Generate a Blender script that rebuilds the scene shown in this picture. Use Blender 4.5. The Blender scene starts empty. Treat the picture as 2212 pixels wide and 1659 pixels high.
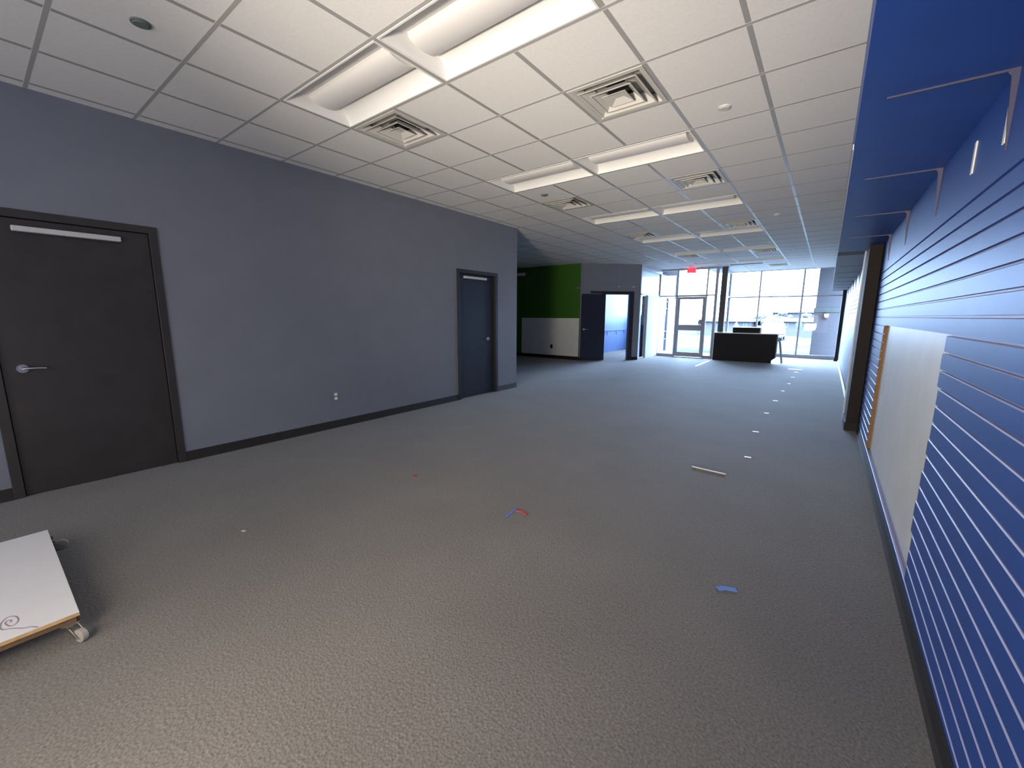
import bpy, bmesh, math, random
from mathutils import Vector, Matrix
random.seed(7)
S = bpy.context.scene
C = S.collection
T = 0.61            # ceiling grid pitch
H = 3.086           # ceiling height
R = math.radians

# ------------------------------------------------------------------ materials
def srgb(r, g, b):
    f = lambda c: c / 12.92 if c <= 0.04045 else ((c + 0.055) / 1.055) ** 2.4
    return (f(r / 255), f(g / 255), f(b / 255), 1)

def mat(name, col, rough=0.6, metal=0.0, spec=0.5, noise=0.0, nscale=20, bump=0.0, bscale=200, emit=None, estr=0.0, coat=0.0):
    m = bpy.data.materials.new(name); m.use_nodes = True
    nt = m.node_tree; b = nt.nodes['Principled BSDF']
    b.inputs['Base Color'].default_value = col
    b.inputs['Roughness'].default_value = rough
    b.inputs['Metallic'].default_value = metal
    b.inputs['Specular IOR Level'].default_value = spec
    if coat: b.inputs['Coat Weight'].default_value = coat; b.inputs['Coat Roughness'].default_value = 0.15
    tc = nt.nodes.new('ShaderNodeTexCoord')
    if noise:
        n = nt.nodes.new('ShaderNodeTexNoise'); n.inputs['Scale'].default_value = nscale; n.inputs['Detail'].default_value = 5
        nt.links.new(tc.outputs['Object'], n.inputs['Vector'])
        r = nt.nodes.new('ShaderNodeMapRange')
        r.inputs['From Min'].default_value = 0.3; r.inputs['From Max'].default_value = 0.7
        r.inputs['To Min'].default_value = 1 - noise; r.inputs['To Max'].default_value = 1 + noise
        nt.links.new(n.outputs['Fac'], r.inputs['Value'])
        mx = nt.nodes.new('ShaderNodeVectorMath'); mx.operation = 'SCALE'
        mx.inputs[0].default_value = col[:3]
        nt.links.new(r.outputs['Result'], mx.inputs['Scale'])
        nt.links.new(mx.outputs['Vector'], b.inputs['Base Color'])
    if bump:
        n2 = nt.nodes.new('ShaderNodeTexNoise'); n2.inputs['Scale'].default_value = bscale; n2.inputs['Detail'].default_value = 3
        nt.links.new(tc.outputs['Object'], n2.inputs['Vector'])
        bp = nt.nodes.new('ShaderNodeBump'); bp.inputs['Strength'].default_value = bump; bp.inputs['Distance'].default_value = 0.004
        nt.links.new(n2.outputs['Fac'], bp.inputs['Height']); nt.links.new(bp.outputs['Normal'], b.inputs['Normal'])
    if emit:
        b.inputs['Emission Color'].default_value = emit; b.inputs['Emission Strength'].default_value = estr
    return m

def glass_mat(name, tint=(0.97, 0.985, 1, 1)):
    m = bpy.data.materials.new(name); m.use_nodes = True
    nt = m.node_tree; nt.nodes.clear()
    o = nt.nodes.new('ShaderNodeOutputMaterial'); mx = nt.nodes.new('ShaderNodeMixShader')
    t = nt.nodes.new('ShaderNodeBsdfTransparent'); t.inputs['Color'].default_value = tint
    g = nt.nodes.new('ShaderNodeBsdfGlossy'); g.inputs['Roughness'].default_value = 0.02
    mx.inputs['Fac'].default_value = 0.004
    nt.links.new(t.outputs[0], mx.inputs[1]); nt.links.new(g.outputs[0], mx.inputs[2]); nt.links.new(mx.outputs[0], o.inputs['Surface'])
    return m

def carpet_mat():
    m = bpy.data.materials.new('carpet'); m.use_nodes = True
    nt = m.node_tree; b = nt.nodes['Principled BSDF']; tc = nt.nodes.new('ShaderNodeTexCoord')
    b.inputs['Roughness'].default_value = 0.85; b.inputs['Specular IOR Level'].default_value = 0.3
    b.inputs['Sheen Weight'].default_value = 0.2; b.inputs['Sheen Roughness'].default_value = 0.3
    n1 = nt.nodes.new('ShaderNodeTexNoise'); n1.inputs['Scale'].default_value = 95; n1.inputs['Detail'].default_value = 6; n1.inputs['Roughness'].default_value = 0.7
    n2 = nt.nodes.new('ShaderNodeTexNoise'); n2.inputs['Scale'].default_value = 1.3; n2.inputs['Detail'].default_value = 3
    n3 = nt.nodes.new('ShaderNodeTexVoronoi'); n3.inputs['Scale'].default_value = 90
    for n in (n1, n2, n3): nt.links.new(tc.outputs['Object'], n.inputs['Vector'])
    cr = nt.nodes.new('ShaderNodeValToRGB')
    e = cr.color_ramp.elements
    e[0].position = 0.33; e[0].color = (0.118, 0.108, 0.098, 1)
    e[1].position = 0.68; e[1].color = (0.245, 0.228, 0.208, 1)
    x = e.new(0.5); x.color = (0.178, 0.165, 0.150, 1)
    nt.links.new(n1.outputs['Fac'], cr.inputs['Fac'])
    r = nt.nodes.new('ShaderNodeMapRange'); r.inputs['To Min'].default_value = 0.82; r.inputs['To Max'].default_value = 1.16
    nt.links.new(n2.outputs['Fac'], r.inputs['Value'])
    v = nt.nodes.new('ShaderNodeVectorMath'); v.operation = 'SCALE'
    nt.links.new(cr.outputs['Color'], v.inputs[0]); nt.links.new(r.outputs['Result'], v.inputs['Scale'])
    nt.links.new(v.outputs['Vector'], b.inputs['Base Color'])
    bp = nt.nodes.new('ShaderNodeBump'); bp.inputs['Strength'].default_value = 0.35; bp.inputs['Distance'].default_value = 0.005
    nt.links.new(n3.outputs['Distance'], bp.inputs['Height']); nt.links.new(bp.outputs['Normal'], b.inputs['Normal'])
    return m

def brick_mat(name, c1, c2, mortar, scale=4.0, wx=0.25, rh=0.08):
    m = bpy.data.materials.new(name); m.use_nodes = True
    nt = m.node_tree; b = nt.nodes['Principled BSDF']; tc = nt.nodes.new('ShaderNodeTexCoord')
    sx = nt.nodes.new('ShaderNodeSeparateXYZ'); cx = nt.nodes.new('ShaderNodeCombineXYZ')
    ad = nt.nodes.new('ShaderNodeMath'); ad.operation = 'ADD'
    nt.links.new(tc.outputs['Object'], sx.inputs[0])
    nt.links.new(sx.outputs['X'], ad.inputs[0]); nt.links.new(sx.outputs['Y'], ad.inputs[1])
    nt.links.new(ad.outputs[0], cx.inputs['X']); nt.links.new(sx.outputs['Z'], cx.inputs['Y'])
    br = nt.nodes.new('ShaderNodeTexBrick')
    br.inputs['Color1'].default_value = c1; br.inputs['Color2'].default_value = c2; br.inputs['Mortar'].default_value = mortar
    br.inputs['Scale'].default_value = 1; br.inputs['Brick Width'].default_value = wx; br.inputs['Row Height'].default_value = rh
    br.inputs['Mortar Size'].default_value = 0.008
    nt.links.new(cx.outputs[0], br.inputs['Vector']); nt.links.new(br.outputs['Color'], b.inputs['Base Color'])
    b.inputs['Roughness'].default_value = 0.85; b.inputs['Specular IOR Level'].default_value = 0.0
    return m

M = {}
M['carpet'] = carpet_mat()
M['tile'] = mat('ceiling_tile', (0.86, 0.845, 0.815, 1), 0.7, noise=0.03, nscale=60, bump=0.15, bscale=300)
M['tee'] = mat('tee_metal', (0.40, 0.39, 0.38, 1), 0.30, spec=0.75)
M['cross_tee'] = mat('cross_tee_paint', (0.44, 0.43, 0.42, 1), 0.8, spec=0.15)
M['slate'] = mat('slate_paint', (0.178, 0.192, 0.236, 1), 0.55, noise=0.04, nscale=3, bump=0.06, bscale=250)
M['green'] = mat('green_paint', (0.042, 0.15, 0.010, 1), 0.55, noise=0.05, nscale=4)
M['board_paint'] = mat('pale_board_paint', (0.115, 0.135, 0.170, 1), 0.45, noise=0.03, nscale=4)
M['soffit_pale'] = mat('soffit_pale_paint', (0.24, 0.27, 0.32, 1), 0.5)
M['white_wall'] = mat('white_paint', (0.58, 0.60, 0.63, 1), 0.5, noise=0.03, nscale=4)
M['pale_blue'] = mat('pale_blue_paint', (0.13, 0.20, 0.38, 1), 0.5, noise=0.03, nscale=4)
M['blue'] = mat('royal_blue_paint', (0.007, 0.058, 0.31, 1), 0.47, spec=0.85, noise=0.08, nscale=5)
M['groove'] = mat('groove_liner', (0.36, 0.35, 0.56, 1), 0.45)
M['drywall'] = mat('bare_drywall', (0.78, 0.78, 0.74, 1), 0.35, noise=0.04, nscale=5)
M['mdf'] = mat('raw_fibreboard', (0.23, 0.125, 0.055, 1), 0.8, noise=0.2, nscale=40)
M['base'] = mat('dark_vinyl', (0.020, 0.017, 0.016, 1), 0.65, spec=0.25)
M['toe'] = mat('glossy_vinyl_toe', (0.03, 0.028, 0.03, 1), 0.22, spec=0.6)
M['door'] = mat('dark_brown_paint', (0.032, 0.027, 0.028, 1), 0.42, noise=0.15, nscale=6)
M['door_blue'] = mat('dark_indigo_paint', (0.013, 0.017, 0.034, 1), 0.42, noise=0.1, nscale=6)
M['frame_dark'] = mat('dark_frame_paint', (0.022, 0.020, 0.024, 1), 0.4)
M['steel'] = mat('satin_steel', (0.62, 0.60, 0.57, 1), 0.25, metal=1.0)
M['alu'] = mat('painted_aluminium', (0.55, 0.55, 0.56, 1), 0.4)
M['bracket'] = mat('bracket_metal', (0.075, 0.07, 0.12, 1), 0.45)
M['storefront'] = mat('storefront_aluminium', (0.33, 0.34, 0.37, 1), 0.38, spec=0.6)
M['column'] = mat('dark_column_paint', (0.016, 0.011, 0.009, 1), 0.7, spec=0.3)
M['band'] = mat('brown_band_paint', (0.050, 0.032, 0.026, 1), 0.6)
M['troffer'] = mat('troffer_white', (0.86, 0.85, 0.82, 1), 0.45)
M['lens'] = mat('troffer_lens', (0.82, 0.80, 0.78, 1), 0.4)
M['diff'] = mat('diffuser_white', (0.60, 0.58, 0.54, 1), 0.35, spec=0.6)
M['dark'] = mat('dark_void', (0.01, 0.009, 0.012, 1), 0.9)
M['disc_dark'] = mat('grey_green_disc', (0.14, 0.17, 0.16, 1), 0.5)
M['disc'] = mat('pale_disc', (0.6, 0.6, 0.58, 1), 0.4)
M['glass'] = glass_mat('clear_glass')
M['desk'] = mat('charcoal_laminate', (0.007, 0.007, 0.008, 1), 0.6, spec=0.25)
M['desk_top'] = mat('white_laminate', (0.80, 0.80, 0.80, 1), 0.2)
M['board'] = mat('white_board', (0.72, 0.71, 0.72, 1), 0.45, noise=0.02, nscale=8)
M['ply'] = mat('plywood_edge', (0.50, 0.34, 0.17, 1), 0.7, noise=0.2, nscale=30)
M['wood_dark'] = mat('stained_wood', (0.16, 0.095, 0.055, 1), 0.6, noise=0.2, nscale=15)
M['scroll'] = mat('scroll_ink', (0.30, 0.22, 0.27, 1), 0.6)
M['rubber'] = mat('grey_wheel', (0.34, 0.31, 0.27, 1), 0.35)
M['tape_blue'] = mat('blue_tape', (0.10, 0.20, 0.55, 1), 0.6)
M['tape_red'] = mat('red_tape', (0.50, 0.06, 0.07, 1), 0.6)
M['tape_streak_white'] = mat('white_tape_and_streak', (0.62, 0.62, 0.62, 1), 0.4)
M['plate'] = mat('switch_plate', (0.20, 0.20, 0.23, 1), 0.4)
M['white_plastic'] = mat('white_plastic', (0.85, 0.84, 0.80, 1), 0.35)
M['exit'] = mat('exit_red', (0.6, 0.03, 0.05, 1), 0.4, emit=(1.0, 0.06, 0.10, 1), estr=1.1)
M['exit_letter'] = mat('exit_letter', (0.5, 0.01, 0.02, 1), 0.4, emit=(0.75, 0.01, 0.03, 1), estr=0.75)
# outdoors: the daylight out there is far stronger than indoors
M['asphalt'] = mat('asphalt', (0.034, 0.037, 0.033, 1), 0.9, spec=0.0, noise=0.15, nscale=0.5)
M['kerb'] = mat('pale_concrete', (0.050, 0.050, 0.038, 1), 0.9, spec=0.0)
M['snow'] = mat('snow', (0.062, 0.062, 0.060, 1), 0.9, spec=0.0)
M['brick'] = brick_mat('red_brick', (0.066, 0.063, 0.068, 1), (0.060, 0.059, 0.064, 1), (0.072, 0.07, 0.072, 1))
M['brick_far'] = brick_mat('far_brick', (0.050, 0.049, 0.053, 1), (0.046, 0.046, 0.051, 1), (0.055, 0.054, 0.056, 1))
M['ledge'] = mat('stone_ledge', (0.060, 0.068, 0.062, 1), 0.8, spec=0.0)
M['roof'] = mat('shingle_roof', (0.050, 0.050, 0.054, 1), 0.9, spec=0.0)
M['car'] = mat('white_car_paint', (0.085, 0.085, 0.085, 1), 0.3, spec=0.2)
M['car_glass'] = mat('car_glass', (0.060, 0.072, 0.066, 1), 0.2, spec=0.2)
M['car_dark'] = mat('car_trim', (0.02, 0.02, 0.02, 1), 0.6)
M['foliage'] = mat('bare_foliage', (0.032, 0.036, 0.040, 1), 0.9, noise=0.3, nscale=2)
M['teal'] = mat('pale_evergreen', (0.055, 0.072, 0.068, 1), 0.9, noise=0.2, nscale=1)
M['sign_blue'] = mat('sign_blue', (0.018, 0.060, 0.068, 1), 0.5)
M['wall_lamp'] = mat('lamp_glow', (1, 0.9, 0.7, 1), 0.4, emit=(1.0, 0.80, 0.50, 1), estr=9)

# ------------------------------------------------------------------ mesh helpers
def box(bm, x0, x1, y0, y1, z0, z1, mi=0):
    v = [bm.verts.new((x, y, z)) for x in (x0, x1) for y in (y0, y1) for z in (z0, z1)]
    fs = []
    for q in ((0, 1, 3, 2), (4, 6, 7, 5), (0, 4, 5, 1), (2, 3, 7, 6), (0, 2, 6, 4), (1, 5, 7, 3)):
        f = bm.faces.new([v[i] for i in q]); f.material_index = mi; fs.append(f)
    return fs

def obox(bm, org, d, s0, s1, n0, n1, z0, z1):
    """box along direction d (2-D unit), normal n=(d.y,-d.x)"""
    n = (d[1], -d[0]); P = lambda s, k, z: (org[0] + d[0] * s + n[0] * k, org[1] + d[1] * s + n[1] * k, z)
    v = [bm.verts.new(P(s, k, z)) for s in (s0, s1) for k in (n0, n1) for z in (z0, z1)]
    for q in ((0, 1, 3, 2), (4, 6, 7, 5), (0, 4, 5, 1), (2, 3, 7, 6), (0, 2, 6, 4), (1, 5, 7, 3)): bm.faces.new([v[i] for i in q])

def prism(bm, pts, axis, a0, a1):
    """closed outline pts (2-D) extruded along axis"""
    def P(p, a):
        if axis == 'y': return (p[0], a, p[1])
        if axis == 'x': return (a, p[0], p[1])
        return (p[0], p[1], a)
    A = [bm.verts.new(P(p, a0)) for p in pts]; B = [bm.verts.new(P(p, a1)) for p in pts]
    n = len(pts)
    bm.faces.new(A); bm.faces.new(B[::-1])
    for i in range(n): bm.faces.new([A[i], B[i], B[(i + 1) % n], A[(i + 1) % n]])

def cyl(bm, p0, p1, r0, r1=None, seg=20):
    r1 = r0 if r1 is None else r1
    p0 = Vector(p0); p1 = Vector(p1); d = p1 - p0
    M_ = Matrix.Translation((p0 + p1) / 2) @ d.to_track_quat('Z', 'Y').to_matrix().to_4x4()
    bmesh.ops.create_cone(bm, cap_ends=True, segments=seg, radius1=r0, radius2=r1, depth=d.length, matrix=M_)

def tube(bm, pts, r, seg=10):
    pts = [Vector(p) for p in pts]; rings = []
    for i, p in enumerate(pts):
        a = pts[max(i - 1, 0)]; b = pts[min(i + 1, len(pts) - 1)]
        q = (b - a).to_track_quat('Z', 'Y')
        rings.append([bm.verts.new(p + q @ Vector((r * math.cos(2 * math.pi * k / seg), r * math.sin(2 * math.pi * k / seg), 0))) for k in range(seg)])
    for A, B in zip(rings, rings[1:]):
        for k in range(seg): bm.faces.new([A[k], A[(k + 1) % seg], B[(k + 1) % seg], B[k]])
    bm.faces.new(rings[0][::-1]); bm.faces.new(rings[-1])

def strip(bm, pts, w, z0, z1):
    """flat ribbon of width w following 2-D pts"""
    pts = [Vector(p) for p in pts]; L = []
    for i, p in enumerate(pts):
        t = (pts[min(i + 1, len(pts) - 1)] - pts[max(i - 1, 0)]).normalized(); n = Vector((-t.y, t.x)) * w / 2
        L.append([bm.verts.new((q.x, q.y, z)) for q in (p + n, p - n) for z in (z0, z1)])
    for A, B in zip(L, L[1:]):
        bm.faces.new([A[1], A[3], B[3], B[1]]); bm.faces.new([A[0], A[1], B[1], B[0]]); bm.faces.new([A[2], B[2], B[3], A[3]]); bm.faces.new([A[0], B[0], B[2], A[2]])

ORG = {}
def obj(name, bm, mats, parent=None, bevel=0, smooth=False):
    bmesh.ops.recalc_face_normals(bm, faces=bm.faces[:])
    if parent is not None:
        o_ = ORG[parent.name]; bmesh.ops.translate(bm, verts=bm.verts[:], vec=-o_)
    me = bpy.data.meshes.new(name); bm.to_mesh(me); bm.free()
    for m in (mats if isinstance(mats, (list, tuple)) else [mats]): me.materials.append(m)
    if smooth:
        for p in me.polygons: p.use_smooth = True
        me.set_sharp_from_angle(angle=R(40))
    o = bpy.data.objects.new(name, me); C.objects.link(o)
    if bevel:
        b = o.modifiers.new('b', 'BEVEL'); b.width = bevel; b.segments = 2; b.limit_method = 'ANGLE'; b.angle_limit = R(50)
    if parent is not None: o.parent = parent; ORG[o.name] = ORG[parent.name]
    else: ORG[o.name] = Vector((0, 0, 0))
    return o

def tag(o, label, cat, group=None, kind=None):
    o['label'] = label; o['category'] = cat
    if group: o['group'] = group
    if kind: o['kind'] = kind
    return o

def thing(name, label, cat, loc, group=None, kind=None):
    o = bpy.data.objects.new(name, None); C.objects.link(o); o.location = loc; o.empty_display_size = 0.1
    ORG[o.name] = Vector(loc)
    return tag(o, label, cat, group, kind)

def struct(name, bm, mats, label, cat, **k): return tag(obj(name, bm, mats, **k), label, cat, kind='structure')

def dup(root, loc, label):
    r = root.copy(); C.objects.link(r); r.location = loc; r['label'] = label; ORG[r.name] = Vector(loc)
    for ch in list(root.children):
        c = ch.copy(); C.objects.link(c); c.parent = r
        for g in ch.children:
            d = g.copy(); C.objects.link(d); d.parent = c
    return r

NB = bmesh.new
XL = -1.342          # face of the long grey wall
XR = 4.03            # face of the slatwall
YB = -5.6            # wall behind the camera
YW = 15.5            # glass front
YD = 13.15           # entrance glass
P2 = (-2.82, 9.74); P1 = (-1.36, 11.12)

# ------------------------------------------------------------------ room shell
b = NB(); box(b, -7, 4.3, YB - 0.2, YW, -0.12, 0)
struct('floor', b, M['carpet'], 'grey brown loop carpet covering the whole floor', 'floor')

# ceiling tiles with openings for fixtures
LROWS = (-1, 3, 7, 11, 15, 19)
troffers = [(u, v) for v in LROWS for u in (0, 2)]
diffs = [(0, 0), (3, 1), (0, 5), (3, 5), (0, 10), (3, 10), (0, 16), (3, 16), (3, 22)]
taken = set()
for u, v in troffers: taken |= {(u, v), (u + 1, v)}
taken |= set(diffs)
U0, U1, V0, V1 = -11, 6, -9, 25
b = NB()
ZT = H + 0.003
XC = 3.62
for u in range(U0, U1):
    for v in range(V0, V1 + 1):
        if (u, v) in taken: continue
        x0, x1, y0, y1 = u * T, min((u + 1) * T, XC), v * T, min((v + 1) * T, YW)
        if y1 <= y0: continue
        if y0 > 13.3 and x1 < 0.55 and x0 > -1.9: continue
        vs = [b.verts.new(p) for p in ((x0, y0, ZT), (x0, y1, ZT), (x1, y1, ZT), (x1, y0, ZT))]
        b.faces.new(vs)
box(b, U0 * T, 4.3, V0 * T, YW, 3.42, 3.5)
struct('ceiling', b, M['tile'], 'white suspended tile ceiling with a square grid', 'ceiling')

b = NB(); w = 0.015; zt0, zt1 = H + 0.0018, H + 0.012
for v in range(V0, V1 + 1):
    xa = 0.55 if v * T > 13.3 else U0 * T
    box(b, xa, XC, v * T - 0.011, v * T + 0.011, zt0, zt1, 1)
for u in range(U0, U1):
    for v in range(V0, V1):
        if any(u == tu + 1 and v == tv for tu, tv in troffers): continue
        if v * T > 13.2 and -1.9 < u * T < 0.55: continue
        box(b, u * T - w, u * T + w, v * T + w, (v + 1) * T - w, zt0, zt1)
    
struct('trim_1', b, [M['tee'], M['cross_tee']], 'grey metal grid of the suspended ceiling', 'ceiling grid')

def wall(name, label, m, *boxes):
    bb = NB()
    for q in boxes: box(bb, *q)
    return struct(name, bb, m, label, 'wall')

HT = 3.45
# the long grey wall has two door openings left in it
D1 = (-2.262, -1.166, 2.205); D2 = (2.657, 3.712, 2.197)
b = NB()
ys = [(YB, D1[0]), (D1[1], D2[0]), (D2[1], 4.32)]
for a, c in ys: box(b, XL - 0.15, XL, a, c, 0, HT)
for d in (D1, D2):
    box(b, XL - 0.15, XL, d[0], d[1], d[2], HT); box(b, XL - 0.30, XL - 0.15, d[0] - 0.1, d[1] + 0.1, 0, HT)   # closed off behind the shut door
box(b, -6.9, XL - 0.15, 4.17, 4.32, 0, HT)
struct('wall_left', b, M['slate'], 'long slate grey wall holding two dark doors', 'wall')
wall('wall_back', 'wall closing the room behind the viewer', M['white_wall'], (-1.5, 4.3, YB - 0.15, YB, 0, HT))
wall('wall_recess', 'far grey side wall of the green recess', M['slate'], (-6.9, -6.75, 4.32, 9.9, 0, HT))
b = NB(); box(b, -6.75, P2[0], 9.74, 9.89, 0, HT)
struct('wall_green', b, M['green'], 'dark green wall in the recess beyond the grey wall', 'wall')

dl = math.hypot(P1[0] - P2[0], P1[1] - P2[1]); DD = ((P1[0] - P2[0]) / dl, (P1[1] - P2[1]) / dl)
S0, S1, ZD = 0.84, 1.65, 2.13
b = NB()
obox(b, P2, DD, 0.0, S0 - 0.13, -0.13, 0, 0, HT); obox(b, P2, DD, S1 + 0.13, dl, -0.13, 0, 0, HT); obox(b, P2, DD, S0 - 0.13, S1 + 0.13, -0.13, 0, ZD + 0.1, HT)
struct('wall_angled', b, M['slate'], 'angled slate grey wall with an open doorway', 'wall')

# side wall of the front office: white with glazed strip and transom
b = NB()
XS = -1.36
box(b, XS - 0.1, XS, 11.86, 13.07, 0, 2.13); box(b, XS - 0.1, XS, 11.12, 13.07, 2.93, HT); box(b, XS - 0.1, XS, 11.12, 11.23, 0, 2.93); box(b, XS - 0.1, XS, 11.12, 13.07, 2.13, 2.17)
struct('wall_office', b, M['white_wall'], 'white office wall beside the entrance glass', 'wall')
wall('wall_room', 'pale blue wall of the front office', M['pale_blue'], (-3.55, -3.4, 9.9, YW, 0, HT))
wall('wall_front', 'front wall bands beside the office window', M['white_wall'], (-3.4, -3.25, YW - 0.1, YW, 0, HT), (-1.5, -1.42, YW - 0.1, YW, 0, HT), (-3.25, -1.5, YW - 0.1, YW, 0, 1.5), (-3.25, -1.5, YW - 0.1, YW, 3.08, HT))

# right wall: slatwall, column bay, plain boards
NK = 23; P = 0.083; Z0 = 1.939
zg = [Z0 - P * k for k in range(NK)]
gh = 0.0050
b = NB()
XB = XR + 0.013
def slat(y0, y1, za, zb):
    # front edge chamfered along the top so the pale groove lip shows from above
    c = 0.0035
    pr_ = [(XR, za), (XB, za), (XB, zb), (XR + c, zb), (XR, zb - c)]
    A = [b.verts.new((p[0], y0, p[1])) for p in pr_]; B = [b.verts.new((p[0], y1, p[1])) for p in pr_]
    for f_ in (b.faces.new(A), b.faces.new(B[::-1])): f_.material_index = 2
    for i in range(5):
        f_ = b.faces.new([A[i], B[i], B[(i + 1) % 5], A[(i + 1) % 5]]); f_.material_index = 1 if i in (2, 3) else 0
slat(YB, 4.36, zg[0] + gh, 2.30)
for k in range(NK):
    zb = zg[k] - gh; za = (zg[k + 1] + gh) if k + 1 < NK else 0.03
    if 7 <= k < NK - 1:
        slat(YB, 0.44 + random.uniform(-0.035, 0.03), za, zb); slat(3.14 + random.uniform(-0.004, 0.004), 4.36, za, zb)
    else: slat(YB, 4.36, za, zb)
for (y0, y1) in ((YB, 0.40), (3.14, 4.36)):
    fs = box(b, XB, XB + 0.02, y0, y1, 0.03, 2.3, 1); fs[2].material_index = 2; fs[3].material_index = 2
box(b, XB, XB + 0.02, 0.40, 3.14, zg[7] + 0.001, 2.3, 1); box(b, XB, XB + 0.02, 0.40, 3.14, 0.03, 0.095, 1)
struct('wall_right', b, [M['blue'], M['groove'], M['mdf']], 'royal blue slatwall with horizontal grooves', 'wall')
b = NB(); box(b, XB + 0.02, XB + 0.15, YB, YW, 0, HT)
struct('wall_drywall', b, M['drywall'], 'bare drywall exposed where slatwall was cut away', 'wall')
# beyond the column
b = NB()
box(b, 3.885, XB + 0.02, 4.96, 5.06, 0, 2.297, 3)
box(b, 3.985, XB + 0.02, 5.06, 6.7, 0.0, 2.3, 1)
XQ = 3.995
for k in range(7):
    zb = zg[k] - gh; za = zg[k + 1] + gh
    box(b, XQ, XQ + 0.02, 6.7, 11.6, za, zb, 0)
box(b, XQ, XQ + 0.02, 6.7, 11.6, zg[0] + gh, 2.3, 0)
box(b, XQ + 0.02, XB + 0.02, 6.7, 11.6, zg[7], 2.3, 2)
box(b, XQ, XB + 0.02, 6.7, 11.6, 0, zg[7] + gh, 1)
box(b, XQ, XB + 0.02, 11.6, YW, 0, 2.3, 1)
struct('wall_beyond', b, [M['board_paint'], M['board_paint'], M['bracket'], M['white_wall']], 'pale wall boards between the two dark columns', 'wall')

# soffit over the right wall
b = NB()
box(b, 3.6, XB + 0.02, YB, 4.96, 2.30, HT); box(b, 3.6, XB + 0.02, 5.32, YW - 0.02, 2.30, HT, 1)
struct('trim_2', b, [M['blue'], M['soffit_pale']], 'royal blue soffit running above the slatwall', 'soffit')
b = NB(); box(b, 3.602, XB + 0.02, 4.96, 5.32, 2.297, HT)
struct('trim_3', b, M['band'], 'dark brown band crossing the underside of the soffit', 'soffit band')
b = NB(); box(b, 3.595, 3.602, 0.6, YW - 0.02, 2.298, 2.325)
struct('trim_4', b, M['alu'], 'thin pale edge bead along the soffit', 'edge bead')

# baseboards
def bb_prof(bm, x, sgn, y0, y1, h=0.095):
    pr = [(x, 0.0), (x + sgn * 0.020, 0.0), (x + sgn * 0.018, 0.008), (x + sgn * 0.008, 0.02), (x + sgn * 0.006, h - 0.004), (x + sgn * 0.003, h), (x, h)]
    n0 = len(bm.faces); prism(bm, pr, 'y', y0, y1); bm.faces.ensure_lookup_table()
    for i in (3, 4): bm.faces[n0 + i].material_index = 1
b = NB()
bb_prof(b, XL, 1, YB, D1[0]); bb_prof(b, XL, 1, D1[1], D2[0]); bb_prof(b, XL, 1, D2[1], 4.32)
struct('baseboard_left', b, [M['base'], M['base']], 'dark vinyl baseboard along the grey wall', 'baseboard', smooth=True)
b = NB(); bb_prof(b, XR, -1, YB, 4.34, 0.085)
struct('baseboard_right', b, [M['base'], M['toe']], 'dark vinyl baseboard below the slatwall', 'baseboard', smooth=True)
b = NB(); bb_prof(b, 3.985, -1, 5.06, YW, 0.06)
struct('baseboard_beyond', b, [M['white_wall'], M['white_wall']], 'white baseboard below the pale boards', 'baseboard', smooth=True)
b = NB(); box(b, -6.75, P2[0], 9.725, 9.74, 0, 0.11); obox(b, P2, DD, -0.02, S0 - 0.15, 0, 0.012, 0, 0.1); obox(b, P2, DD, S1 + 0.15, dl, 0, 0.012, 0, 0.1)
struct('baseboard_green', b, M['base'], 'dark baseboard of the green recess', 'baseboard')

# ------------------------------------------------------------------ doors in the grey wall
def lever(parent, x, y, z, out, along):
    """round rose and lever on a wall facing +X"""
    bb = NB(); cyl(bb, (x, y, z), (x + out * 0.016, y, z), 0.036, 0.033, 28)
    cyl(bb, (x + out * 0.016, y, z), (x + out * 0.055, y, z), 0.011)
    tube(bb, [(x + out * 0.05, y - along * 0.005, z), (x + out * 0.056, y + along * 0.03, z + 0.002), (x + out * 0.056, y + along * 0.08, z), (x + out * 0.052, y + along * 0.12, z - 0.004)], 0.009)
    h = obj('lever_handle', bb, M['steel'], parent, smooth=True); h['label'] = 'satin steel lever handle'

def wall_door(name, d, m, mf, label, hy, along, cl, gap):
    t = thing(name, label, 'door', (XL, (d[0] + d[1]) / 2, 0), kind='structure')
    fw = 0.06
    bb = NB()
    for y0, y1 in ((d[0], d[0] + fw), (d[1] - fw, d[1])): box(bb, XL - 0.14, XL + 0.015, y0, y1, 0, d[2])
    box(bb, XL - 0.14, XL + 0.015, d[0] + fw, d[1] - fw, d[2] - fw, d[2])
    box(bb, XL - 0.14, XL - 0.075, d[0] + fw, d[0] + fw + 0.02, 0, d[2] - fw); box(bb, XL - 0.14, XL - 0.075, d[1] - fw - 0.02, d[1] - fw, 0, d[2] - fw)
    obj('door_frame', bb, mf, t, bevel=0.003)
    bb = NB(); box(bb, XL - 0.07, XL - gap, d[0] + fw + 0.004, d[1] - fw - 0.004, 0.008, d[2] - fw - 0.005)
    lf = obj('door_leaf', bb, m, t, bevel=0.002)
    lever(lf, XL - gap, hy, 1.015, 1, along)
    bb = NB(); y0, y1, z = cl
    box(bb, XL - gap, XL - gap + 0.05, y0, y1, z - 0.02, z + 0.02)
    c = obj('door_closer', bb, M['alu'], t, bevel=0.006); c['label'] = 'pale metal door closer rail'
    return t
wall_door('door_1', D1, M['door'], M['door'], 'dark brown door with a lever handle nearest the viewer', -2.095, 1, (-2.025, -1.42, 2.065), 0.008)
wall_door('door_2', D2, M['door_blue'], M['frame_dark'], 'dark indigo door near the far corner of the grey wall', 3.475, -1, (2.86, 3.42, 2.075), 0.045)

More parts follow.
